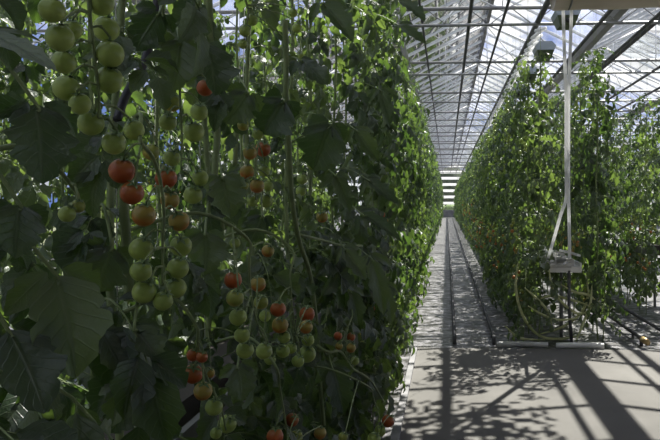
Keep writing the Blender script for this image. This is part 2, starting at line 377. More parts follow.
# ------------------------------------------------------------------ plants
ORD = ['', 'first', 'second', 'third', 'fourth', 'fifth', 'sixth', 'seventh', 'eighth', 'ninth', 'tenth', 'eleventh', 'twelfth', 'thirteenth', 'fourteenth', 'fifteenth',
       'sixteenth', 'seventeenth', 'eighteenth', 'nineteenth', 'twentieth', 'twenty-first', 'twenty-second', 'twenty-third', 'twenty-fourth', 'twenty-fifth', 'twenty-sixth', 'twenty-seventh', 'twenty-eighth', 'twenty-ninth', 'thirtieth']

def plant_root(x, y, label, group):
    o = bpy.data.objects.new('tomato_plant', None); C.objects.link(o); o.location = (x, y, 0); o.empty_display_size = .1
    return tag(o, label, 'tomato plant', group)

def stem_pts(lean, rnd, ztop, z0=.0):
    ph = rnd.uniform(0, 6)
    return [Vector((lean * z / 3 + .012 * math.sin(z * 5 + ph), .012 * math.cos(z * 4 + ph), z)) for z in [z0 + (ztop - z0) * i / 16 for i in range(17)]]

def near_plant(x, y, label, group, rnd, face=0.0, ztop=3.3, z0=.3, nl=30, lib=LEAF, check=True, spread=1.5, low=0, scale=(.45, .8), fruit=0, lean=0):
    root = plant_root(x, y, label, group)
    sp = stem_pts(lean, rnd, ztop)
    mb = MB(); mb.tube(sp, [.009 - .004 * i / 16 for i in range(17)], 8); obj('stem', mb.mesh('stem', M['stem']), root)
    mb = MB(); mb.tube([sp[0] + Vector((.012, .01, .2)), sp[8] + Vector((-.012, .008, 0)), Vector((sp[-1].x, sp[-1].y, 4.1))], .0012, 4); obj('twine', mb.mesh('twine', M['twine']), root)
    made = 0; tries = 0
    while made < nl and tries < nl * 6:
        tries += 1
        z = z0 + (ztop - z0) * ((made + rnd.random()) / nl) ** 1.15
        i = min(int(z / ztop * 16), 15); b = sp[i].lerp(sp[i + 1], z / ztop * 16 - i) if z < ztop else sp[16]
        yaw = face + rnd.uniform(-spread, spread) * 1.0
        s = rnd.uniform(*scale) * (1 if z < ztop - .4 else .7)
        k = rnd.randrange(len(lib)); me, vs = lib[k]
        rot = (rnd.uniform(-.3, .3), rnd.uniform(-.25, .25), yaw)
        if check:
            mt = Matrix.Translation(Vector((x, y, 0)) + b) @ Matrix.Rotation(yaw, 4, 'Z') @ Matrix.Scale(s, 4)
            smp = [mt @ Vector(v) for v in vs[::23]]
            if min((p - CAM).length for p in smp) < .42: continue
            if max(p.x for p in smp) > -.20: continue
            if fruit_hit([mt @ Vector(v) for v in vs[::7]]) > 1: continue
        obj('leaf', me, root, b, rot, s); made += 1
    for _ in range(low * 5):
        if low <= 0: break
        z = rnd.uniform(.3, 1.35); k = rnd.randrange(len(lib)); me, vs = lib[k]; s = rnd.uniform(.55, .85); yaw = face + rnd.uniform(-1.4, 1.4); b = Vector((rnd.uniform(-.02, .02), rnd.uniform(-.1, .1), z))
        mt = Matrix.Translation(Vector((x, y, 0)) + b) @ Matrix.Rotation(yaw, 4, 'Z') @ Matrix.Scale(s, 4); smp = [mt @ Vector(v) for v in vs[::7]]
        if min((p - CAM).length for p in smp) < .42 or max(p.x for p in smp) > -.25 or fruit_hit(smp) > 1: continue
        obj('leaf', me, root, b, (rnd.uniform(-.3, .3), rnd.uniform(-.25, .25), yaw), s); low -= 1
    for _ in range(fruit):
        zt = rnd.uniform(.5, 1.6); yaw = face + rnd.uniform(-1, 1)
        random_truss(root, Vector((.03 * math.cos(face), 0, zt)), yaw, rnd)
    return root

def random_truss(root, b, yaw, rnd, n=8, r0=.02):
    h = Vector((math.cos(yaw), math.sin(yaw), 0)); s = Vector((-h.y, h.x, 0))
    pts = catmull([b, b + h * .08 + Vector((0, 0, .02)), b + h * .13 + Vector((0, 0, -.07)), b + h * .14 + Vector((0, 0, -.26))], 4)
    mb = MB(); mb.tube(pts, .0025, 5); tom = []
    for i in range(n):
        p = pts[min(len(pts) - 1, 5 + int(i * (len(pts) - 6) / max(1, n - 1)))]; q = p + s * (.035 if i % 2 else -.035) + h * rnd.uniform(-.005, .02) + Vector((0, 0, -.02))
        mb.tube([p, q + Vector((0, 0, r0))], .0015, 4); tom.append((q, i))
    t = obj('fruit_truss', mb.mesh('fruit_truss', M['stem']), root)
    seq = rnd.choice(['rrooyggg', 'ooyygggg', 'rooygggg', 'rrrooyyg'])
    for q, i in tom: add_tomato(t, q, r0 * rnd.uniform(.85, 1.1), seq[i % 8], rnd)
    return t

SIDE = -0.62
left = {}
LL = {
 0: 'dark tomato plant nearest the camera at the left edge, overhanging leaves',
 1: 'tomato plant with a hanging cluster of big green tomatoes, upper left',
 2: 'tomato plant bearing the cluster of red tomatoes above green ones, left row',
 3: 'tomato plant with thick pale green stem, red to green string of fruit low down',
 4: 'tomato plant behind the big lobed leaf, fruit half hidden in shade, left row',
 5: 'tomato plant with long bent stem and two side by side clusters of turning fruit',
 6: 'tomato plant with small red fruit low down, just right of the paired clusters',
 7: 'tomato plant whose drooping grey-green leaves hang at mid height right of the fruit clusters',
}
ys = [.74 + .46 * i for i in range(12)]
for i, y in enumerate(ys):
    rnd = random.Random(500 + i)
    lab = LL.get(i, 'leafy left row tomato plant, %s past the fruit clusters in close view' % ORD[max(1, i - 7)])
    if i == 11: lab = 'leafy tomato plant in the left row level with the far edge of the concrete path'
    if i < 9: nl, lib = (30 if i < 5 else 42), LEAF
    else: nl, lib = 64, LEAFM
    left[i] = \
        near_plant(SIDE + rnd.uniform(-.03, .03), y, lab, 'tomato plants close by in the left row', rnd, 0, 3.6, .2 if i > 3 else .45, nl, lib, low=22 if i < 6 else 12, scale=(.36, .62) if i < 6 else (.45, .8), fruit=0 if i < 7 else 2)
# back line of the left row, seen through the gaps
for i in range(12):
    rnd = random.Random(700 + i)
    t = near_plant(-1.15, .6 + .5 * i, 'tomato plant behind the left row front line, %s from the camera, between leaves' % ORD[i + 1],
               'tomato plants behind the front line of the left row', rnd, rnd.uniform(-.5, .5), 3.5, .9, 46, LEAFM, check=False, spread=3.1, scale=(.36, .66))
    for q in range(34):
        z = rnd.uniform(.1, 1.25); k = rnd.randrange(5)
        obj('leaf', LEAFM[k][0], t, (rnd.uniform(-.03, .03), rnd.uniform(-.03, .03), z), (rnd.uniform(-.3, .3), rnd.uniform(-.25, .25), rnd.uniform(-3.1, 3.1)), rnd.uniform(.6, .9))

def own_plant(p):
    return min(range(12), key=lambda i: abs(ys[i] + .03 - p.y))
for X, rp, ts in TR:
    P = [atX(a, b, X + .012)[0] for a, b in rp]
    mid = P[len(P) // 2]; top = P[0]
    k = own_plant(Vector((0, mid.y, 0))); root = left[k]; off = root.location
    st = Vector((off.x + .01, top.y * .35 + off.y * .65, top.z + .06))
    pts = catmull([Vector((off.x, off.y, top.z + .02)), (Vector((off.x, off.y, top.z + .05)) + top) / 2 + Vector((.02, 0, .03))] + P, 5)
    L_ = len(pts)
    mb = MB(); mb.tube([p - off for p in pts], [.0042 - .0024 * i / L_ for i in range(L_)], 6)
    rnd = random.Random(int(mid.y * 999)); toms = []
    for px, py, r, c in ts:
        xx = X + rnd.uniform(-.02, .03); p, t = atX(px, py, xx); rr = r * t / 660 * .97; rot = tilt(rnd); toms.append((p, rr, c, rot))
        tp = p + (Matrix.Rotation(rot[2], 3, 'Z') @ Matrix.Rotation(rot[1], 3, 'Y') @ Matrix.Rotation(rot[0], 3, 'X') @ Vector((0, 0, rr * 1.22)))
        best = min((q for q in pts[5:]), key=lambda q: (q - tp - Vector((0, 0, .012))).length)
        if True:
            m_ = (best + tp) / 2 + Vector((0, 0, .008)); mb.tube([q - off for q in catmull([best, m_, tp], 3)], .0018, 5)
            mb.tube([m_ - off - (tp - best) * .04, m_ - off + (tp - best) * .04], .0028, 5)
    t_ = obj('fruit_truss', mb.mesh('fruit_truss', M['stem']), root)
    for p, rr, c, rot in toms:
        o = add_tomato(t_, p - off, rr, c, rnd, rot)

# the thick stems that show in front of the leaves
def px_stem(k, pts, X, r, name='stem', m='stem'):
    root = left[k]; P = catmull([atX(a, b, x)[0] - root.location for (a, b), x in zip(pts, X if hasattr(X, '__len__') else [X] * len(pts))], 6)
    mb = MB(); mb.tube(P, r, 8); return obj(name, mb.mesh(name, M[m]), root)
px_stem(3, [(208, -20), (210, 20), (213, 70), (217, 130), (215, 180), (222, 230)], -.56, .0085)
px_stem(5, [(285, 20), (286, 60), (286, 95), (289, 150), (292, 200), (299, 240), (310, 275), (317, 330), (319, 370), (324, 430)], -.48, .0085)
px_stem(2, [(123, 165), (124, 210), (128, 262), (129, 300)], -.56, .009)
px_stem(1, [(158, -10), (152, 35), (141, 70), (126, 95), (117, 120)], -.58, .0078, 'stalk', 'purple')
px_stem(4, [(237, 105), (236, 140), (235, 165)], -.6, .007)
px_stem(6, [(317, 345), (328, 352), (341, 352), (352, 368), (370, 380), (384, 402)], [-.48, -.44, -.42, -.40, -.36, -.33], .005, 'side_stem')
px_stem(5, [(300, 235), (322, 240), (340, 245), (362, 246)], [-.48, -.44, -.42, -.38], .005, 'side_stem')

# big leaves hanging in front: stalk, one large blade and two small ones at its base
def hero(k, b, e, X, w, dark=0):
    root = left[k]; off = root.location; rnd = random.Random(b[0] * 7 + b[1]); mb = MB()
    p0, t0 = atX(b[0], b[1], X); p1, t1 = atY(e[0], e[1], p0.y - .03)
    a = p1 - p0; ln = a.length; wd = w * t0 / 660 / 2 * 1.05
    n = (CAM - p0).normalized() * .8 + Vector((.3, 0, .5)) + Vector((rnd.uniform(-.25, .25), rnd.uniform(-.25, .25), 0))
    n = (n - a * n.dot(a) / a.length_squared).normalized()
    leaflet(mb, p0 - off, a, n, ln, wd, 22, 4, rnd, .12, 0)
    st = Vector((off.x, p0.y * .5 + off.y * .5, p0.z + .05)); c_ = catmull([st - off, (st + p0) / 2 - off + Vector((0, 0, .04)), p0 - off, p0 - off + a * .1], 4)
    mb.tube(c_, .0026, 5, 1, caps=False)
    sd = a.normalized().cross(n)
    for g in (-1, 1):
        q = p0 - off - a.normalized() * ln * .08; aa = (sd * g + a.normalized() * .5 + Vector((0, 0, -.2))).normalized()
        leaflet(mb, q + aa * .01, aa, (n - aa * n.dot(aa)).normalized(), ln * rnd.uniform(.4, .55), wd * .4, 10, 3, rnd, .3, 0)
    obj('leaf', mb.mesh('leaf_blade', [M['leaf'], M['stem']]), root)
HERO = [
 (4, (284, 100), (258, 136), -.46, 44), (5, (330, 124), (308, 174), -.42, 44), (3, (206, 44), (222, 99), -.48, 40), (2, (180, 40), (174, 97), -.50, 38),
 (2, (160, 12), (130, 52), -.52, 34), (3, (248, 92), (224, 128), -.5, 32), (6, (322, 3), (360, 42), -.42, 24), (3, (222, 176), (232, 222), -.5, 36),
 (0, (36, 104), (46, 190), -.5, 60), (0, (-12, 34), (62, 64), -.45, 24), (0, (56, 275), (86, 388), -.5, 66), (0, (8, 330), (60, 415), -.52, 56),
 (1, (112, 246), (92, 296), -.54, 46), (3, (205, 232), (208, 280), -.52, 36), (6, (371, 258), (389, 322), -.36, 20), (6, (344, 248), (368, 284), -.40, 18),
 (7, (362, 214), (410, 242), -.34, 14), (7, (368, 180), (402, 206), -.34, 14), (6, (332, 366), (348, 420), -.42, 26), (5, (300, 366), (286, 402), -.44, 26),
 (4, (238, 364), (246, 404), -.48, 28), (2, (158, 402), (170, 440), -.5, 26), (1, (122, 384), (112, 432), -.5, 24), (2, (134, 326), (164, 368), -.5, 28),
 (8, (398, 0), (431, 20), -.33, 15), (8, (400, 26), (431, 43), -.33, 12), (5, (300, 60), (330, 85), -.44, 24), (1, (100, 330), (130, 385), -.54, 30),
 (0, (20, 205), (8, 262), -.5, 44), (6, (350, 290), (362, 330), -.40, 18), (7, (385, 285), (398, 330), -.34, 12), (4, (262, 215), (250, 245), -.5, 24),
 (5, (335, 175), (352, 215), -.42, 20), (6, (356, 130), (378, 165), -.40, 16), (7, (380, 90), (396, 130), -.36, 14),
]
for h in HERO: hero(*h)
def aisle_leaf(k, x, y, z, s, yaw, var):
    root = left[k]; obj('leaf', LEAF[var][0], root, Vector((x, y, z)) - root.location, (0, .2, yaw), s)
for j, (px, py) in enumerate([(385, 345), (396, 330), (400, 360), (392, 372), (388, 320), (398, 305)]):
    p, t = atX(px, py, -.42 + .01 * j); aisle_leaf(7 + j % 3, p.x - .1, p.y, p.z + .08, .5, -.3 + .25 * (j % 3), j)

# ---- plants further off: stem, foliage, fruit as whole meshes shared by copies
FOL = []; STM = []; FRT = []
for v in range(7):
    rnd = random.Random(900 + v); sp = stem_pts(0, rnd, 3.05, .0)
    mb = MB()
    NQ = 62
    for q in range(NQ):
        z = .30 + 2.72 * (q + rnd.random()) / NQ; i = max(0, min(int(z / 3.05 * 16), 16)); b = Vector((sp[i].x, sp[i].y, z))
        add_compound(mb, b, rnd.uniform(0, 2 * pi), rnd.uniform(.22, .36) * (.7 if z > 2.7 else 1), rnd, 1 if v < 4 else 0, rnd.uniform(0, .7), rnd.uniform(1.3, 2.2), rnd.uniform(.7, .95) if v < 4 else 1.05)
    FOL.append(mb.mesh('foliage', [M['leaf'], M['stem']]))
    mb = MB(); mb.tube(sp + [Vector((sp[-1].x, sp[-1].y, 4.24))], [.009] * 16 + [.0025, .0008], 5)
    STM.append(mb.mesh('stem', M['stem']))
    FRT.append([])
    for q in range(3):
        mb = MB()
        z = rnd.uniform(.4, 1.7) if q < 2 else rnd.uniform(1.7, 2.6); yaw = rnd.uniform(0, 6.28) if q > 2 else rnd.uniform(2, 4.2); h = Vector((math.cos(yaw), math.sin(yaw), 0)); b = Vector((0, 0, z)) + h * rnd.uniform(.16, .3)
        mb.tube([Vector((0, 0, z + .1)), b + Vector((0, 0, .05)), b + Vector((0, 0, -.16))], .003, 4, 4)
        for e in range(6):
            cidx = rnd.choice((1, 1, 2, 2, 3, 3, 3)) if z < 1.7 else 3
            tomato_geo(mb, b + Vector((rnd.uniform(-.035, .035), rnd.uniform(-.035, .035), -.03 * e)), .02, cidx, 4, 8, 6, calyx=False)
        FRT[-1].append(mb.mesh('fruit_truss', [TM['r'], TM['o'], TM['y'], TM['g'], M['stem']]))
PROTO = {}
def far_plant(x, y, label, group, rnd, lo=False, zs=1.0, fruit=True):
    root = plant_root(x, y, label, group); v = rnd.randrange(4, 7) if lo else rnd.randrange(4); rz = rnd.uniform(-.5, .5) + rnd.choice((0, pi)) * 0
    zs = zs * rnd.uniform(.95, 1.05)
    obj('foliage', FOL[v], root, (0, 0, 0), (0, 0, rnd.uniform(0, 6.28)), (1, 1, zs))
    if y < 64: obj('stem', STM[v], root, (0, 0, 0), (0, 0, 0), (1, 1, 1))
    if fruit and y < 26: [obj('fruit_truss', f_, root, (0, 0, 0), (0, 0, rz), (1, 1, zs)) for f_ in FRT[v]]
    return root

def line(x, y0, y1, step, where, group, seed, far_y=16, start=0, zs=1.0, farstep=.85):
    rnd = random.Random(seed); y = y0; n = start; cnt = 0
    while y < y1:
        n += 1; lo = y > far_y
        lab = ('%s tomato plant from the concrete path in %s' % (ORD[n], where)) if not lo and n < 30 else 'distant tomato plant merging into the leafy wall of %s' % where
        g = group if not lo else 'distant plants of ' + where
        far_plant(x + rnd.uniform(-.05, .05), y, lab, g, rnd, lo, zs)
        y += (step if not lo else farstep) * rnd.uniform(.9, 1.1); cnt += 1
    return cnt
RX = 1.24
cnt = 0
cnt += line(-.62, 6.3, 64, .46, 'the front line of the left row', 'left row plants beyond the path', 1, 16, zs=1.14)
cnt += line(RX - .30, 7.1, 64, .44, 'the aisle side of the right row', 'right row plants on the aisle side', 2, 16)
cnt += line(RX + .42, 7.3, 15, .5, 'the far side of the right row', 'right row plants on the far side', 3, 15.5, zs=1.04)
cnt += line(2.95, 8.9, 50, .5, 'the second row on the right', 'second right row plants', 4, 15)
cnt += line(5.4, 9.0, 30, .8, 'the third row on the right', 'third right row plants', 5, 12)
cnt += line(-2.75, 1.0, 15, .36, 'the row behind the left row', 'plants of the row behind the left row', 6, 30, zs=1.22)
cnt += line(-3.6, 2.0, 16, .6, 'the second row behind the left row', 'plants of the second row behind', 8, 30, zs=1.25)
print('far plants', cnt)

def shoot(x, y, label, group, seed, h=.8, r=1.0):
    rnd = random.Random(seed); t = bpy.data.objects.new('leafy_side_shoot', None); C.objects.link(t); t.location = (x, y, 0)
    tag(t, label, 'plant shoot', group)
    mb = MB(); mb.tube([(0, 0, -.01), (.02, .01, h * .45), (.03, 0, h)], .006, 5); obj('stem', mb.mesh('stem', M['stem']), t)
    mb = MB()
    for q in range(10): add_compound(mb, (0.02, 0, rnd.uniform(.2, 1) * h), rnd.uniform(0, 6.28), rnd.uniform(.18, .28) * r, rnd, 1, rnd.uniform(0, .6), rnd.uniform(1.3, 2), .9)
    obj('foliage', mb.mesh('foliage', [M['leaf'], M['stem']]), t)
for j in range(14):
    shoot(RX - .42 + R.uniform(-.06, .06), 7.0 + .42 * j, 'low leafy side shoot at the foot of the right row, %s from the path' % ORD[j + 1], 'low shoots along the right row', 1500 + j)
for j in range(3):
    shoot(RX + .40 + .06 * j, 7.05 + .25 * j, 'leafy shoot low on the far side of the right row end, %s from path' % ORD[j + 1], 'low shoots on the far side of the right row', 1550 + j, 1.0)
for j in range(20):
    shoot(-.50 + R.uniform(-.03, .03), 3.5 + .42 * j, 'low leafy side shoot at the foot of the left row, %s going down the aisle' % ORD[j + 1], 'low shoots along the left row', 1600 + j, 1.0 if j < 8 else .8, 1.0)
for j in range(16):
    shoot(2.72 + R.uniform(-.08, .08), 8.95 + .38 * j, 'low leafy side shoot under the second row on the right, %s from the path' % ORD[j + 1], 'low shoots along the second right row', 1700 + j, 1.05, 1.1)
# bare stems looping at the near end of the right row
def end_stems():
    rnd = random.Random(5)
    lists = [
     [(518, 262), (516, 290), (524, 318), (540, 336), (562, 342), (585, 334)],
     [(548, 262), (553, 290), (566, 306), (582, 314), (600, 300)],
     [(535, 300), (552, 296), (572, 300), (590, 306)],
     [(540, 334), (560, 328), (580, 314), (588, 296), (586, 276)],
     [(528, 306), (545, 316), (560, 320), (578, 318)],
     [(505, 326), (520, 338), (545, 344)],
     [(576, 345), (582, 326), (590, 305), (592, 285)],
     [(560, 284), (575, 292), (590, 296), (603, 310)],
     [(525, 288), (536, 298), (548, 312), (553, 330)],
    ]
    for i, l in enumerate(lists):
        root = bpy.data.objects.new('bare_tomato_stem', None); C.objects.link(root)
        Y = 6.86 + .04 * (i % 4)
        P = [atY(a, b, Y + .05 * j)[0] for j, (a, b) in enumerate(l)]
        for p in P: p.z = max(p.z, .05)
        root.location = (P[0].x, P[0].y, 0)
        mb = MB(); P = catmull(P, 5); mb.tube([p - root.location for p in P], [.005 + .010 * min(1, q_ / 5, (len(P) - 1 - q_) / 5) for q_ in range(len(P))], 7)
        o = obj('stem', mb.mesh('stem', M['oldstem']), root)
        W = ['looping lowest towards the white pipe', 'dropping from the white slab and rising right', 'running level under the slab', 'rising in a curve at the right side', 'crossing the middle of the bundle',
             'at the bundle\'s left foot', 'standing upright at the right', 'sloping down to the right side', 'slanting steeply through the bundle']
        tag(root, 'bare stem at the right row end, ' + W[i], 'plant stem', 'bare stems at the end of the right row')
end_stems()

# ------------------------------------------------------------------ growing gutters with slabs
def bench(x, y0, y1, label, z=.82, sm='coir', tm='gutter'):
    t = bpy.data.objects.new('growing_gutter', None); C.objects.link(t); t.location = (x, y0, 0); tag(t, label, 'growing gutter', 'growing gutters under the rows')
    mb = MB(); mb.box((-.15, 0, z - .06), (.15, y1 - y0, z)); mb.box((-.17, 0, z - .06), (-.15, y1 - y0, z + .04)); mb.box((.15, 0, z - .06), (.17, y1 - y0, z + .04))
    obj('trough', mb.mesh('trough', M[tm], False), t)
    mb = MB(); mb.box((-.10, .03, z), (.10, y1 - y0 - .03, z + .075)); obj('slab', mb.mesh('slab', M[sm], False), t)
    for k in range(int((y1 - y0) / 4)):
        mb = MB(); mb.tube([(0, .25 + 4 * k, 0), (0, .25 + 4 * k, z - .06)], .02, 8); mb.box((-.1, .2 + 4 * k, -.0), (.1, .3 + 4 * k, .012)); obj('support_leg', mb.mesh('leg', M['steel']), t)
bench(RX, 7.0, 62, 'white growing gutter and slab along the right row, end on to the path', sm='rockwool', tm='white')
bench(-.9, .3, 62, 'grey growing gutter and slab along the left row, hidden behind its leaves')
bench(2.95, 9.3, 50, 'grey growing gutter and slab of the second row on the right')

# irrigation pots of white at the end of the right row
t = obj('slab_wrapping', None); t.location = (RX - .06, 7.03, 0)
mb = MB(); rnd = random.Random(4)
for q in range(16):
    a_ = Vector((rnd.uniform(-.2, .2), rnd.uniform(-.08, .08), rnd.uniform(.82, .98))); mb.box((-.05, -.05, -.012), (.05, .05, .012), 0, Matrix.Translation(a_) @ Matrix.Rotation(rnd.uniform(-.5, .5), 4, 'Y') @ Matrix.Rotation(rnd.uniform(-1, 1), 4, 'Z'))
mb.box((-.09, -.04, .81), (.12, .05, .86)); obj('box', mb.mesh('box', M['rockwool'], False), t)
mb = MB(); mb.tube([(.1, -.02, .78), (.1, -.02, .4), (.13, 0, .02)], .018, 8); obj('drain_pipe', mb.mesh('drain_pipe', M['dark_steel']), t)
tag(t, 'crumpled white slab wrapping at the gutter end, sunlit among right row leaves', 'slab wrapping')

# ------------------------------------------------------------------ pipe rails
def rails(xa, xb, y0, y1, label, brass=False):
    t = obj('pipe_rail', None); t.location = ((xa + xb) / 2, y0, -.01); w = (xb - xa) / 2; tag(t, label, 'pipe rail', 'heating pipe rails in the aisles')
    for s in (-1, 1):
        mb = MB(); mb.tube([(s * w, .12, .07), (s * w, y1 - y0, .07)], .02, 10); obj('pipe', mb.mesh('pipe', M['dark_steel']), t)
    for g in (-1, 1):
        mb = MB(); mb.tube([(g * w, .125, .07), (g * w, .10, .065), (g * w, .09, .03), (g * w, .09, -.01)], .02, 10); obj('end_elbow', mb.mesh('end_elbow', M['dark_steel']), t)
    for k in range(int((y1 - y0) / 1.5)):
        mb = MB(); mb.box((-w - .01, .4 + k * 1.5, .0), (-w + .01, .43 + k * 1.5, .05)); mb.box((w - .01, .4 + k * 1.5, .0), (w + .01, .43 + k * 1.5, .05)); obj('rail_support', mb.mesh('support', M['dark_steel'], False), t)
    if brass:
        mb = MB(); mb.tube([(-w - .0, -.12, .07), (-w, .04, .07)], .033, 10); obj('brass_coupling', mb.mesh('coupling', M['brass']), t)
rails(.08, .50, 6.98, 60, 'dark steel pipe rails running down the middle of the aisle')
rails(2.05, 2.4, 7.0, 50, 'dark steel pipe rails in the second aisle at the right edge', True)

# ------------------------------------------------------------------ floor
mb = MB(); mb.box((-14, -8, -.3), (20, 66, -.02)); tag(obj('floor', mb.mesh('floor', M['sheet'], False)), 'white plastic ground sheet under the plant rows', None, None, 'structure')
mb = MB(); mb.box((-.30, -8, -.1), (20, 6.8, .0)); tag(obj('floor_path', mb.mesh('floor_path', M['concrete'], False)), 'grey concrete path in front of the right row', None, None, 'structure')
mb = MB(); rnd = random.Random(3)
for (x0, y0, x1, y1) in ((-.42, -3, -.30, 6.8),): mb.box((x0 + .07, y0, -.02), (x1, y1, .03))
tag(obj('trim_1', mb.mesh('trim_1', M['kerb'], False)), 'low white kerb along the left edge of the path', None, None, 'structure')
def lying(name, x0, x1, y, r, m, label):
    mb = MB(); mb.tube(catmull([(x0, 0, r), (x0 * .5 + x1 * .5, .02, r), (x1, 0, r)], 6), r, 10); o = obj(name, mb.mesh(name, m), None, (0, y, 0)); tag(o, label, 'pipe'); return o
lying('white_floor_pipe', 1.12, 1.60, 6.83, .03, M['white'], 'short bright white pipe lying at the foot of the right row, beside the second aisle')
lying('grey_floor_pipe', .52, 1.04, 6.86, .028, M['rockwool'], 'pale grey pipe lying across the near end of the right row by the aisle')

# ------------------------------------------------------------------ roof
GX = [-4.53 - 3.6, -4.53, -.93, 2.67, 6.27, 9.87, 13.47]; ZG, ZR = 4.5, 5.4; Y0, Y1 = -6.0, 66.0
roof = obj('ceiling', None); roof.location = (0, 0, ZG); tag(roof, 'glass roof of ridges and gutters on steel trusses', None, None, 'structure')
def rp(o_): o_.location = (o_.location[0], o_.location[1], o_.location[2] - ZG); return o_
mb = MB()
for a, b in zip(GX[:-1], GX[1:]):
    m_ = (a + b) / 2
    mb.add([(a, Y0, ZG), (m_, Y0, ZR), (m_, Y1, ZR), (a, Y1, ZG)], [(0, 1, 2, 3)]); mb.add([(b, Y0, ZG), (m_, Y0, ZR), (m_, Y1, ZR), (b, Y1, ZG)], [(0, 1, 2, 3)])
rp(obj('glass', mb.mesh('glass', M['glass'], False), roof))
for a in GX:
    mb = MB(); V = [(a - .13, Y0, ZG + .04), (a - .06, Y0, ZG - .10), (a + .06, Y0, ZG - .10), (a + .13, Y0, ZG + .04)]
    V2 = [(x, Y1, z) for x, _, z in V]; mb.add(V + V2, [(0, 1, 5, 4), (1, 2, 6, 5), (2, 3, 7, 6), (0, 3, 2, 1), (4, 5, 6, 7)])
    rp(obj('roof_gutter', mb.mesh('roof_gutter', M['gutter'], False), roof))
for a, b in zip(GX[:-1], GX[1:]):
    mb = MB(); m_ = (a + b) / 2; mb.box((m_ - .035, Y0, ZR - .06), (m_ + .035, Y1, ZR + .02)); rp(obj('ridge_bar', mb.mesh('ridge_bar', M['gutter'], False), roof))
# glazing bars
def bar(mb, a, m_, y):
    d = Vector((m_ - a, 0, ZR - ZG)); n = Vector((-(ZR - ZG), 0, m_ - a)).normalized() * .02
    p0 = Vector((a, y, ZG)); p1 = p0 + d; w = Vector((0, .018, 0)); 
    if n.z < 0: n = -n
    V = [p0 - w - n * 1.5, p0 + w - n * 1.5, p0 + w + n, p0 - w + n, p1 - w - n * 1.5, p1 + w - n * 1.5, p1 + w + n, p1 - w + n]
    mb.add(V, [(0, 1, 2, 3), (4, 7, 6, 5), (0, 4, 5, 1), (1, 5, 6, 2), (2, 6, 7, 3), (3, 7, 4, 0)])
restbars = MB(); cntb = 0; near_b = {}
for a, b in zip(GX[:-1], GX[1:]):
    for e in (a, b):
        m_ = (a + b) / 2; y = Y0 + .35
        while y < Y1:
            if cntb < 96 and 8.5 < y < 25 and -1 < m_ < 5:
                key = (e, m_)
                if key not in near_b:
                    q = MB(); bar(q, e, m_, 0); near_b[key] = q.mesh('glazing_bar', M['alu'], False)
                o = obj('glazing_bar', near_b[key], roof, (0, y, 0)); rp(o); cntb += 1
            else: bar(restbars, e, m_, y)
            y += .72
o = rp(obj('glazing_bars', restbars.mesh('glazing_bars', M['alu'], False), roof)); tag(o, kind='stuff')
# purlins and wires running lengthways
for x, z, r in ((.36, 4.42, .03), (.86, 4.30, .022), (1.42, 4.32, .045), (2.3, 4.2, .03), (3.1, 4.25, .03), (3.35, 4.4, .05), (-.4, 4.4, .02), (4.4, 4.3, .03), (5.2, 4.3, .03)):
    mb = MB(); mb.tube([(x, Y0, z), (x, Y1, z)], r, 6); rp(obj('purlin_pipe', mb.mesh('purlin_pipe', M['dark_steel']), roof))
# trusses across
def truss_mesh():
    parts = []
    a, b = -9.0, 15.0
    mb = MB(); mb.tube([(a, 0, ZG + .04), (b, 0, ZG + .04)], .03, 6); parts.append(('top_chord', mb.mesh('top_chord', M['gutter'])))
    mb = MB(); mb.tube([(a, 0, ZG - .22), (b, 0, ZG - .22)], .025, 6); parts.append(('bottom_chord', mb.mesh('bottom_chord', M['steel'])))
    mb = MB(); n = 36
    for i in range(n):
        x = a + (b - a) * i / n; h = (b - a) / n / 2
        mb.tube([(x, 0, ZG + .04), (x + h, 0, ZG - .22)], .01, 4); mb.tube([(x + h, 0, ZG - .22), (x + 2 * h, 0, ZG + .04)], .01, 4)
    parts.append(('lattice', mb.mesh('lattice', M['steel'])))
    mb = MB()
    for g0, g1 in zip(GX[:-1], GX[1:]):
        m_ = (g0 + g1) / 2
        mb.tube([(g0, 0, ZG + .03), (m_, 0, ZR - .05)], .022, 5); mb.tube([(g1, 0, ZG + .03), (m_, 0, ZR - .05)], .022, 5)
        mb.tube([(g0 + .9, 0, ZG), (m_ - .9, 0, ZG + .45)], .012, 4); mb.tube([(m_, 0, ZG), (m_, 0, ZR)], .012, 4)
        mb.tube([(m_, 0, ZG), (m_ - .9, 0, ZG + .45)], .012, 4); mb.tube([(m_, 0, ZG), (m_ + .9, 0, ZG + .45)], .012, 4)
    parts.append(('rafters', mb.mesh('rafters', M['alu'])))
    return parts
TP = truss_mesh()
for k in range(18):
    y = -5.6 + 4 * k
    t = obj('roof_truss', None, roof, (0, y, -ZG))
    for nm, me in TP: obj(nm, me, t)
# sloping wind braces in the roof plane
for k in range(4, 14, 1):
    mb = MB(); y = -5.6 + 4 * k; s = 1 if k % 2 else -1
    mb.tube([(.87, y, ZR - .08), (.87 + s * 1.7, y + 4, ZG + .1)], .012, 4); mb.tube([(4.47, y, ZR - .08), (4.47 - s * 1.7, y + 4, ZG + .1)], .012, 4)
    rp(obj('wind_brace', mb.mesh('wind_brace', M['alu']), roof))
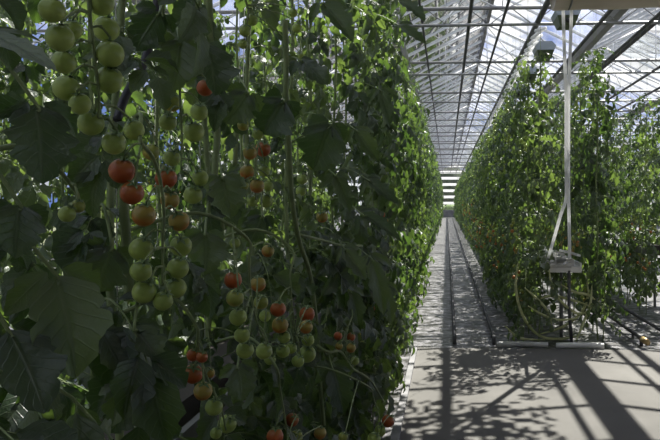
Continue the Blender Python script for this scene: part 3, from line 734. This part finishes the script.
# roof vents standing open
for i, (x0, x1, y) in enumerate(((.87, -.25, 11.5), (.87, -.25, 19.5), (4.47, 5.6, 15.5), (4.47, 5.6, 23.5), (.87, -.25, 27.5))):
    t = obj('window_%d' % (i + 1), None, None, (x0, y, ZR)); tag(t, 'roof vent pane raised above the ridge', None, None, 'structure')
    dx = x1 - x0; mb = MB(); mb.box((0, 0, 0), (1.25, 2.1, .008)); ang = -.05
    f = MB()
    for a, b in (((0, 0, -.02), (1.25, .04, .03)), ((0, 2.06, -.02), (1.25, 2.1, .03)), ((0, 0, -.02), (.04, 2.1, .03)), ((1.21, 0, -.02), (1.25, 2.1, .03)), ((0, 1.03, -.02), (1.25, 1.07, .03))): f.box(a, b)
    rot = (0, ang, 0) if dx > 0 else (0, pi - ang * -1, 0)
    rot = (0, -.12, 0) if dx > 0 else (pi, 0, 0)
    if dx > 0: rr_ = (0, .05, 0)
    else: rr_ = (0, -.05, pi)
    obj('pane', mb.mesh('pane', M['glass'], False), t, (0, 2.1 if dx < 0 else 0, .05), rr_); obj('vent_frame', f.mesh('vent_frame', M['dark_steel'], False), t, (0, 2.1 if dx < 0 else 0, .05), rr_)
# columns under the gutter
for k in range(7, 17):
    y = -5.6 + 4 * k
    mb = MB(); mb.box((4.02, y - .04, 0), (4.10, y + .04, ZG - .05)); mb.box((2.65, y - .03, ZG - .12), (4.10, y + .03, ZG - .05))
    o = obj('greenhouse_column', mb.mesh('column', M['alu'], False)); o['kind'] = 'structure'
# end wall
mb = MB(); mb.add([(-14, 0, 0), (20, 0, 0), (20, 0, 4.6), (-14, 0, 4.6)], [(0, 1, 2, 3)])
w = obj('wall_back', None, None, (0, 66.0, 0)); w['kind'] = 'structure'
obj('glass', mb.mesh('wall_glass', M['clear'], False), w)
for k in range(8):
    z = 1.55 + .62 * k - .3
    mb = MB(); mb.box((-14, -.18, z), (20, -.02, z + .26)); obj('white_slat', mb.mesh('slat', M['hose'], False), w)
for x in range(-13, 20, 3):
    mb = MB(); mb.box((x - .06, -.06, 0), (x + .06, .1, 6)); obj('mullion', mb.mesh('mullion', M['gutter'], False), w)
mb = MB(); mb.box((-14, -.1, 0), (20, .1, .7)); obj('base_panel', mb.mesh('base_panel', M['gutter'], False), w)
# side walls and the wall behind the camera
for nm, x in (('wall_left', -8.13), ('wall_right', 13.47)):
    w = obj(nm, None, None, (x, 0, 0)); w['kind'] = 'structure'
    mb = MB(); mb.add([(0, Y0, .5), (0, Y1, .5), (0, Y1, ZG), (0, Y0, ZG)], [(0, 1, 2, 3)]); obj('glass', mb.mesh('wall_glass', M['glass'], False), w)
    mb = MB(); mb.box((-.08, Y0, -.02), (.08, Y1, .5)); obj('base_panel', mb.mesh('base_panel', M['gutter'], False), w)
    mb = MB()
    for k in range(37): mb.box((-.04, Y0 + 2 * k - .04, .5), (.04, Y0 + 2 * k + .04, ZG))
    obj('mullions', mb.mesh('mullions', M['alu'], False), w)
mb = MB(); mb.box((-8.1, Y0 - .1, 0), (13.4, Y0, ZG)); o = obj('wall_front', mb.mesh('wall_front', M['gutter'], False)); o['kind'] = 'structure'
# outside
mb = MB(); mb.box((-120, -120, -.6), (120, 260, -.31)); tag(obj('outside_ground', mb.mesh('outside_ground', M['soil'], False)), kind='structure')
rnd = random.Random(77); mb = MB()
for i in range(30):
    x = -14 + i * 1.2; tomato_geo(mb, (x, rnd.uniform(-.3, .3), .7), rnd.uniform(.9, 1.1), 0, 0, 10, 7, calyx=False)
mb.v = [(x, y, z - .3) for x, y, z in mb.v]
tag(obj('hedge', mb.mesh('hedge', M['hedge']), None, (0, 69, 0)), 'yellow-green hedge beyond the far end wall', 'hedge', kind='stuff')

mb = MB()
for i in range(22):
    x = -16 + i * 1.8; tomato_geo(mb, (x, rnd.uniform(-.5, .5), rnd.uniform(2.4, 4.6)), rnd.uniform(2.2, 2.8), 0, 0, 9, 7, calyx=False)
tag(obj('tree_belt', mb.mesh('tree_belt', M['trees']), None, (0, 74, -.3)), 'dark green belt of trees beyond the far end wall', 'trees', kind='stuff')
# ------------------------------------------------------------------ added shade cloth and rolled film under the roof
mb = MB(); n = 40  # unseen cloth added to keep direct sun off the near foliage
V = []; F = []
xs = [.10 + 12.9 * i / 40 for i in range(41)]
for j, y in enumerate((-5.8, 6.7)):
    for i, x in enumerate(xs): V.append((x, y, 4.12 + .02 * math.sin(i * 1.9)))
for i in range(40): F.append((i, i + 1, 42 + i, 41 + i))
mb.add(V, F); rnd = random.Random(31)
cs = .042; k0 = len(mb.v); V = [(.1 + i * cs, 6.7 + j * cs, 4.12 + .01 * math.sin(i * .8)) for j in range(27) for i in range(49)]
F = [(j * 49 + i, j * 49 + i + 1, (j + 1) * 49 + i + 1, (j + 1) * 49 + i) for j in range(26) for i in range(48) if rnd.random() < (.93 - .6 * (j / 26) ** 1.5) * min(1, (48 - i) / 10 + .3)]  # cells dropped at random to shape sun dapples on the path
mb.add(V, F); o = obj('added_shade_screen', mb.mesh('added_shade_screen', M['screen'])); tag(o, 'unseen shade cloth added under the trusses to keep sun off the near leaves', 'shade cloth')
md = o.modifiers.new('s', 'SOLIDIFY'); md.thickness = .004
# rolled beige film seen at the top right
t = obj('rolled_film', None, None, (.8, 6.0, 3.50)); tag(t, 'beige rolled plastic film hanging across the path, top right corner', 'film roll')
mb = MB(); N_ = 24; rows = []
seg = 30
V = []; F = []
rnd = random.Random(12)
for i in range(seg + 1):
    x = .16 + 3.2 * i / seg
    for k in range(N_):
        a = 2 * pi * k / N_; r = .25 * (1 + .03 * math.sin(3 * a + i * .9) + .02 * math.sin(7 * a - i * .5)); z = math.cos(a) * r
        V.append((x, math.sin(a) * r, z - .02 * math.sin(pi * ((x * 1.0) % 1))))
for i in range(seg):
    for k in range(N_): F.append((i * N_ + k, i * N_ + (k + 1) % N_, (i + 1) * N_ + (k + 1) % N_, (i + 1) * N_ + k))
F.append(tuple(range(N_))); F.append(tuple(seg * N_ + k for k in range(N_)))
mb.add(V, F); obj('roll', mb.mesh('roll', M['beige']), t)
mb = MB(); mb.tube([(-.03, 0, .0), (.17, 0, 0)], .17, 16); obj('core_end', mb.mesh('core_end', M['brown']), t)
for x in (.3, 1.4, 2.6):
    mb = MB(); mb.tube([(x, 0, .2), (x, .2, .75)], .012, 5); mb.tube([(x + .0, .262 * math.cos(a), .262 * math.sin(a)) for a in [2 * pi * q / 16 for q in range(17)]], .01, 5); obj('hanger', mb.mesh('hanger', M['steel']), t)

# white hoses hanging down to the end of the right row
t = obj('white_hose_pair', None, None, (1.21, 6.72, 0)); tag(t, 'pair of white hoses hanging from the roof and parting above the right row end', 'hose')
for s in (-1, 1):
    P = [(s * .055, .0, 4.3), (s * .042, 0, 3.45), (s * .028, 0, 3.0), (s * .013, .0, 2.55), (s * .012, 0, 1.95), (s * .012, 0, 1.55), (.04 * s - .02, .02, 1.38), ((-.13 if s < 0 else .04), .1, 1.08), ((-.16 if s < 0 else .06), .2, .92)]
    mb = MB(); mb.tube(catmull(P, 5), .017, 8); obj('hose', mb.mesh('hose', M['hose']), t)

P = [(1.42 + (.09 if q % 2 else -.09), 10 + .22 * q, 4.12 + (.05 if q % 2 else -.05)) for q in range(60)]  # white zigzag added to stand for sunlit reflectors along the lamp line
mb = MB(); mb.tube([(x, y - 10, z - 4.1) for x, y, z in P], .028, 5); tag(obj('zigzag_glints', mb.mesh('zigzag_glints', M['hose']), None, (0, 10, 4.1)), 'white zigzag tube added for the sunlit glints of the lamp reflectors', 'hose')
# lamps in a line under the roof
def lamp(y, label):
    t = obj('grow_lamp', None, None, (1.60, y, 4.02)); tag(t, label, 'lamp', 'lamps hanging in a line under the roof')
    mb = MB()
    a = .12; pr = [(-.10, .09), (-.17, .02), (-.14, -.05), (.14, -.05), (.17, .02), (.10, .09)]
    V = [(x, yy, z) for yy in (-.2, .2) for x, z in pr]; n = 6
    mb.add(V, [(i, (i + 1) % n, n + (i + 1) % n, n + i) for i in range(n)] + [tuple(range(n))[::-1], tuple(range(n, 2 * n))]); obj('housing', mb.mesh('housing', M['lamp_shell'], False), t)
    mb = MB(); V = [(-.14, -.19, -.05), (.14, -.19, -.05), (.14, .19, -.05), (-.14, .19, -.05), (-.10, -.13, -.17), (.10, -.13, -.17), (.10, .13, -.17), (-.10, .13, -.17)]
    mb.add(V, [(0, 1, 5, 4), (1, 2, 6, 5), (2, 3, 7, 6), (3, 0, 4, 7), (4, 5, 6, 7)]); obj('reflector', mb.mesh('reflector', M['lamp_green'], False), t)
    mb = MB(); mb.tube([(0, -.165, -.11), (0, -.185, -.115)], .035, 12); obj('socket', mb.mesh('socket', M['black']), t)
    for s in (-1, 1):
        mb = MB(); mb.tube([(0, s * .12, .08), (-.18, s * .12, .28)], .008, 5); obj('hanger', mb.mesh('hanger', M['steel']), t)
for i in range(10):
    lamp(9.0 + 2.0 * i, 'grow lamp under the roof, %s in the line from the path' % ORD[i + 1])

# ------------------------------------------------------------------ light
sun = bpy.data.lights.new('sun', 'SUN'); so = bpy.data.objects.new('sun', sun); C.objects.link(so)
d = Vector((.33, .68, 1.0)).normalized(); so.rotation_euler = d.to_track_quat('Z', 'Y').to_euler(); so.location = (3, 10, 12)
sun.energy = 13.5; sun.angle = .009; sun.color = (1, .95, .86)
w = bpy.data.worlds.new('sky'); bpy.context.scene.world = w; w.use_nodes = True; N = w.node_tree.nodes; L = w.node_tree.links; N.clear()
o = N.new('ShaderNodeOutputWorld'); b = N.new('ShaderNodeBackground'); L.new(b.outputs[0], o.inputs[0])
tc = N.new('ShaderNodeTexCoord'); mp = N.new('ShaderNodeMapping'); mp.inputs['Scale'].default_value = (1, 1, 2.2); L.new(tc.outputs['Generated'], mp.inputs[0])
n = N.new('ShaderNodeTexNoise'); n.inputs['Scale'].default_value = 5; n.inputs['Detail'].default_value = 7; L.new(mp.outputs[0], n.inputs['Vector'])
cr = N.new('ShaderNodeValToRGB'); e = cr.color_ramp.elements; e[0].position = .49; e[0].color = (.15, .25, .62, 1); e[1].position = .58; e[1].color = (.80, .80, .80, 1)
L.new(n.outputs['Fac'], cr.inputs[0]); L.new(cr.outputs[0], b.inputs[0]); b.inputs[1].default_value = 1.0

sc = bpy.context.scene
sc.view_settings.view_transform = 'Standard'; sc.view_settings.look = 'None'; sc.view_settings.exposure = -.05; sc.view_settings.gamma = 1; sc.view_settings.use_curve_mapping = False
sc.render.engine = 'CYCLES'
cy = sc.cycles; cy.max_bounces = 8; cy.diffuse_bounces = 4; cy.transmission_bounces = 6; cy.transparent_max_bounces = 16; cy.glossy_bounces = 3
cy.use_denoising = True; cy.sample_clamp_indirect = 4
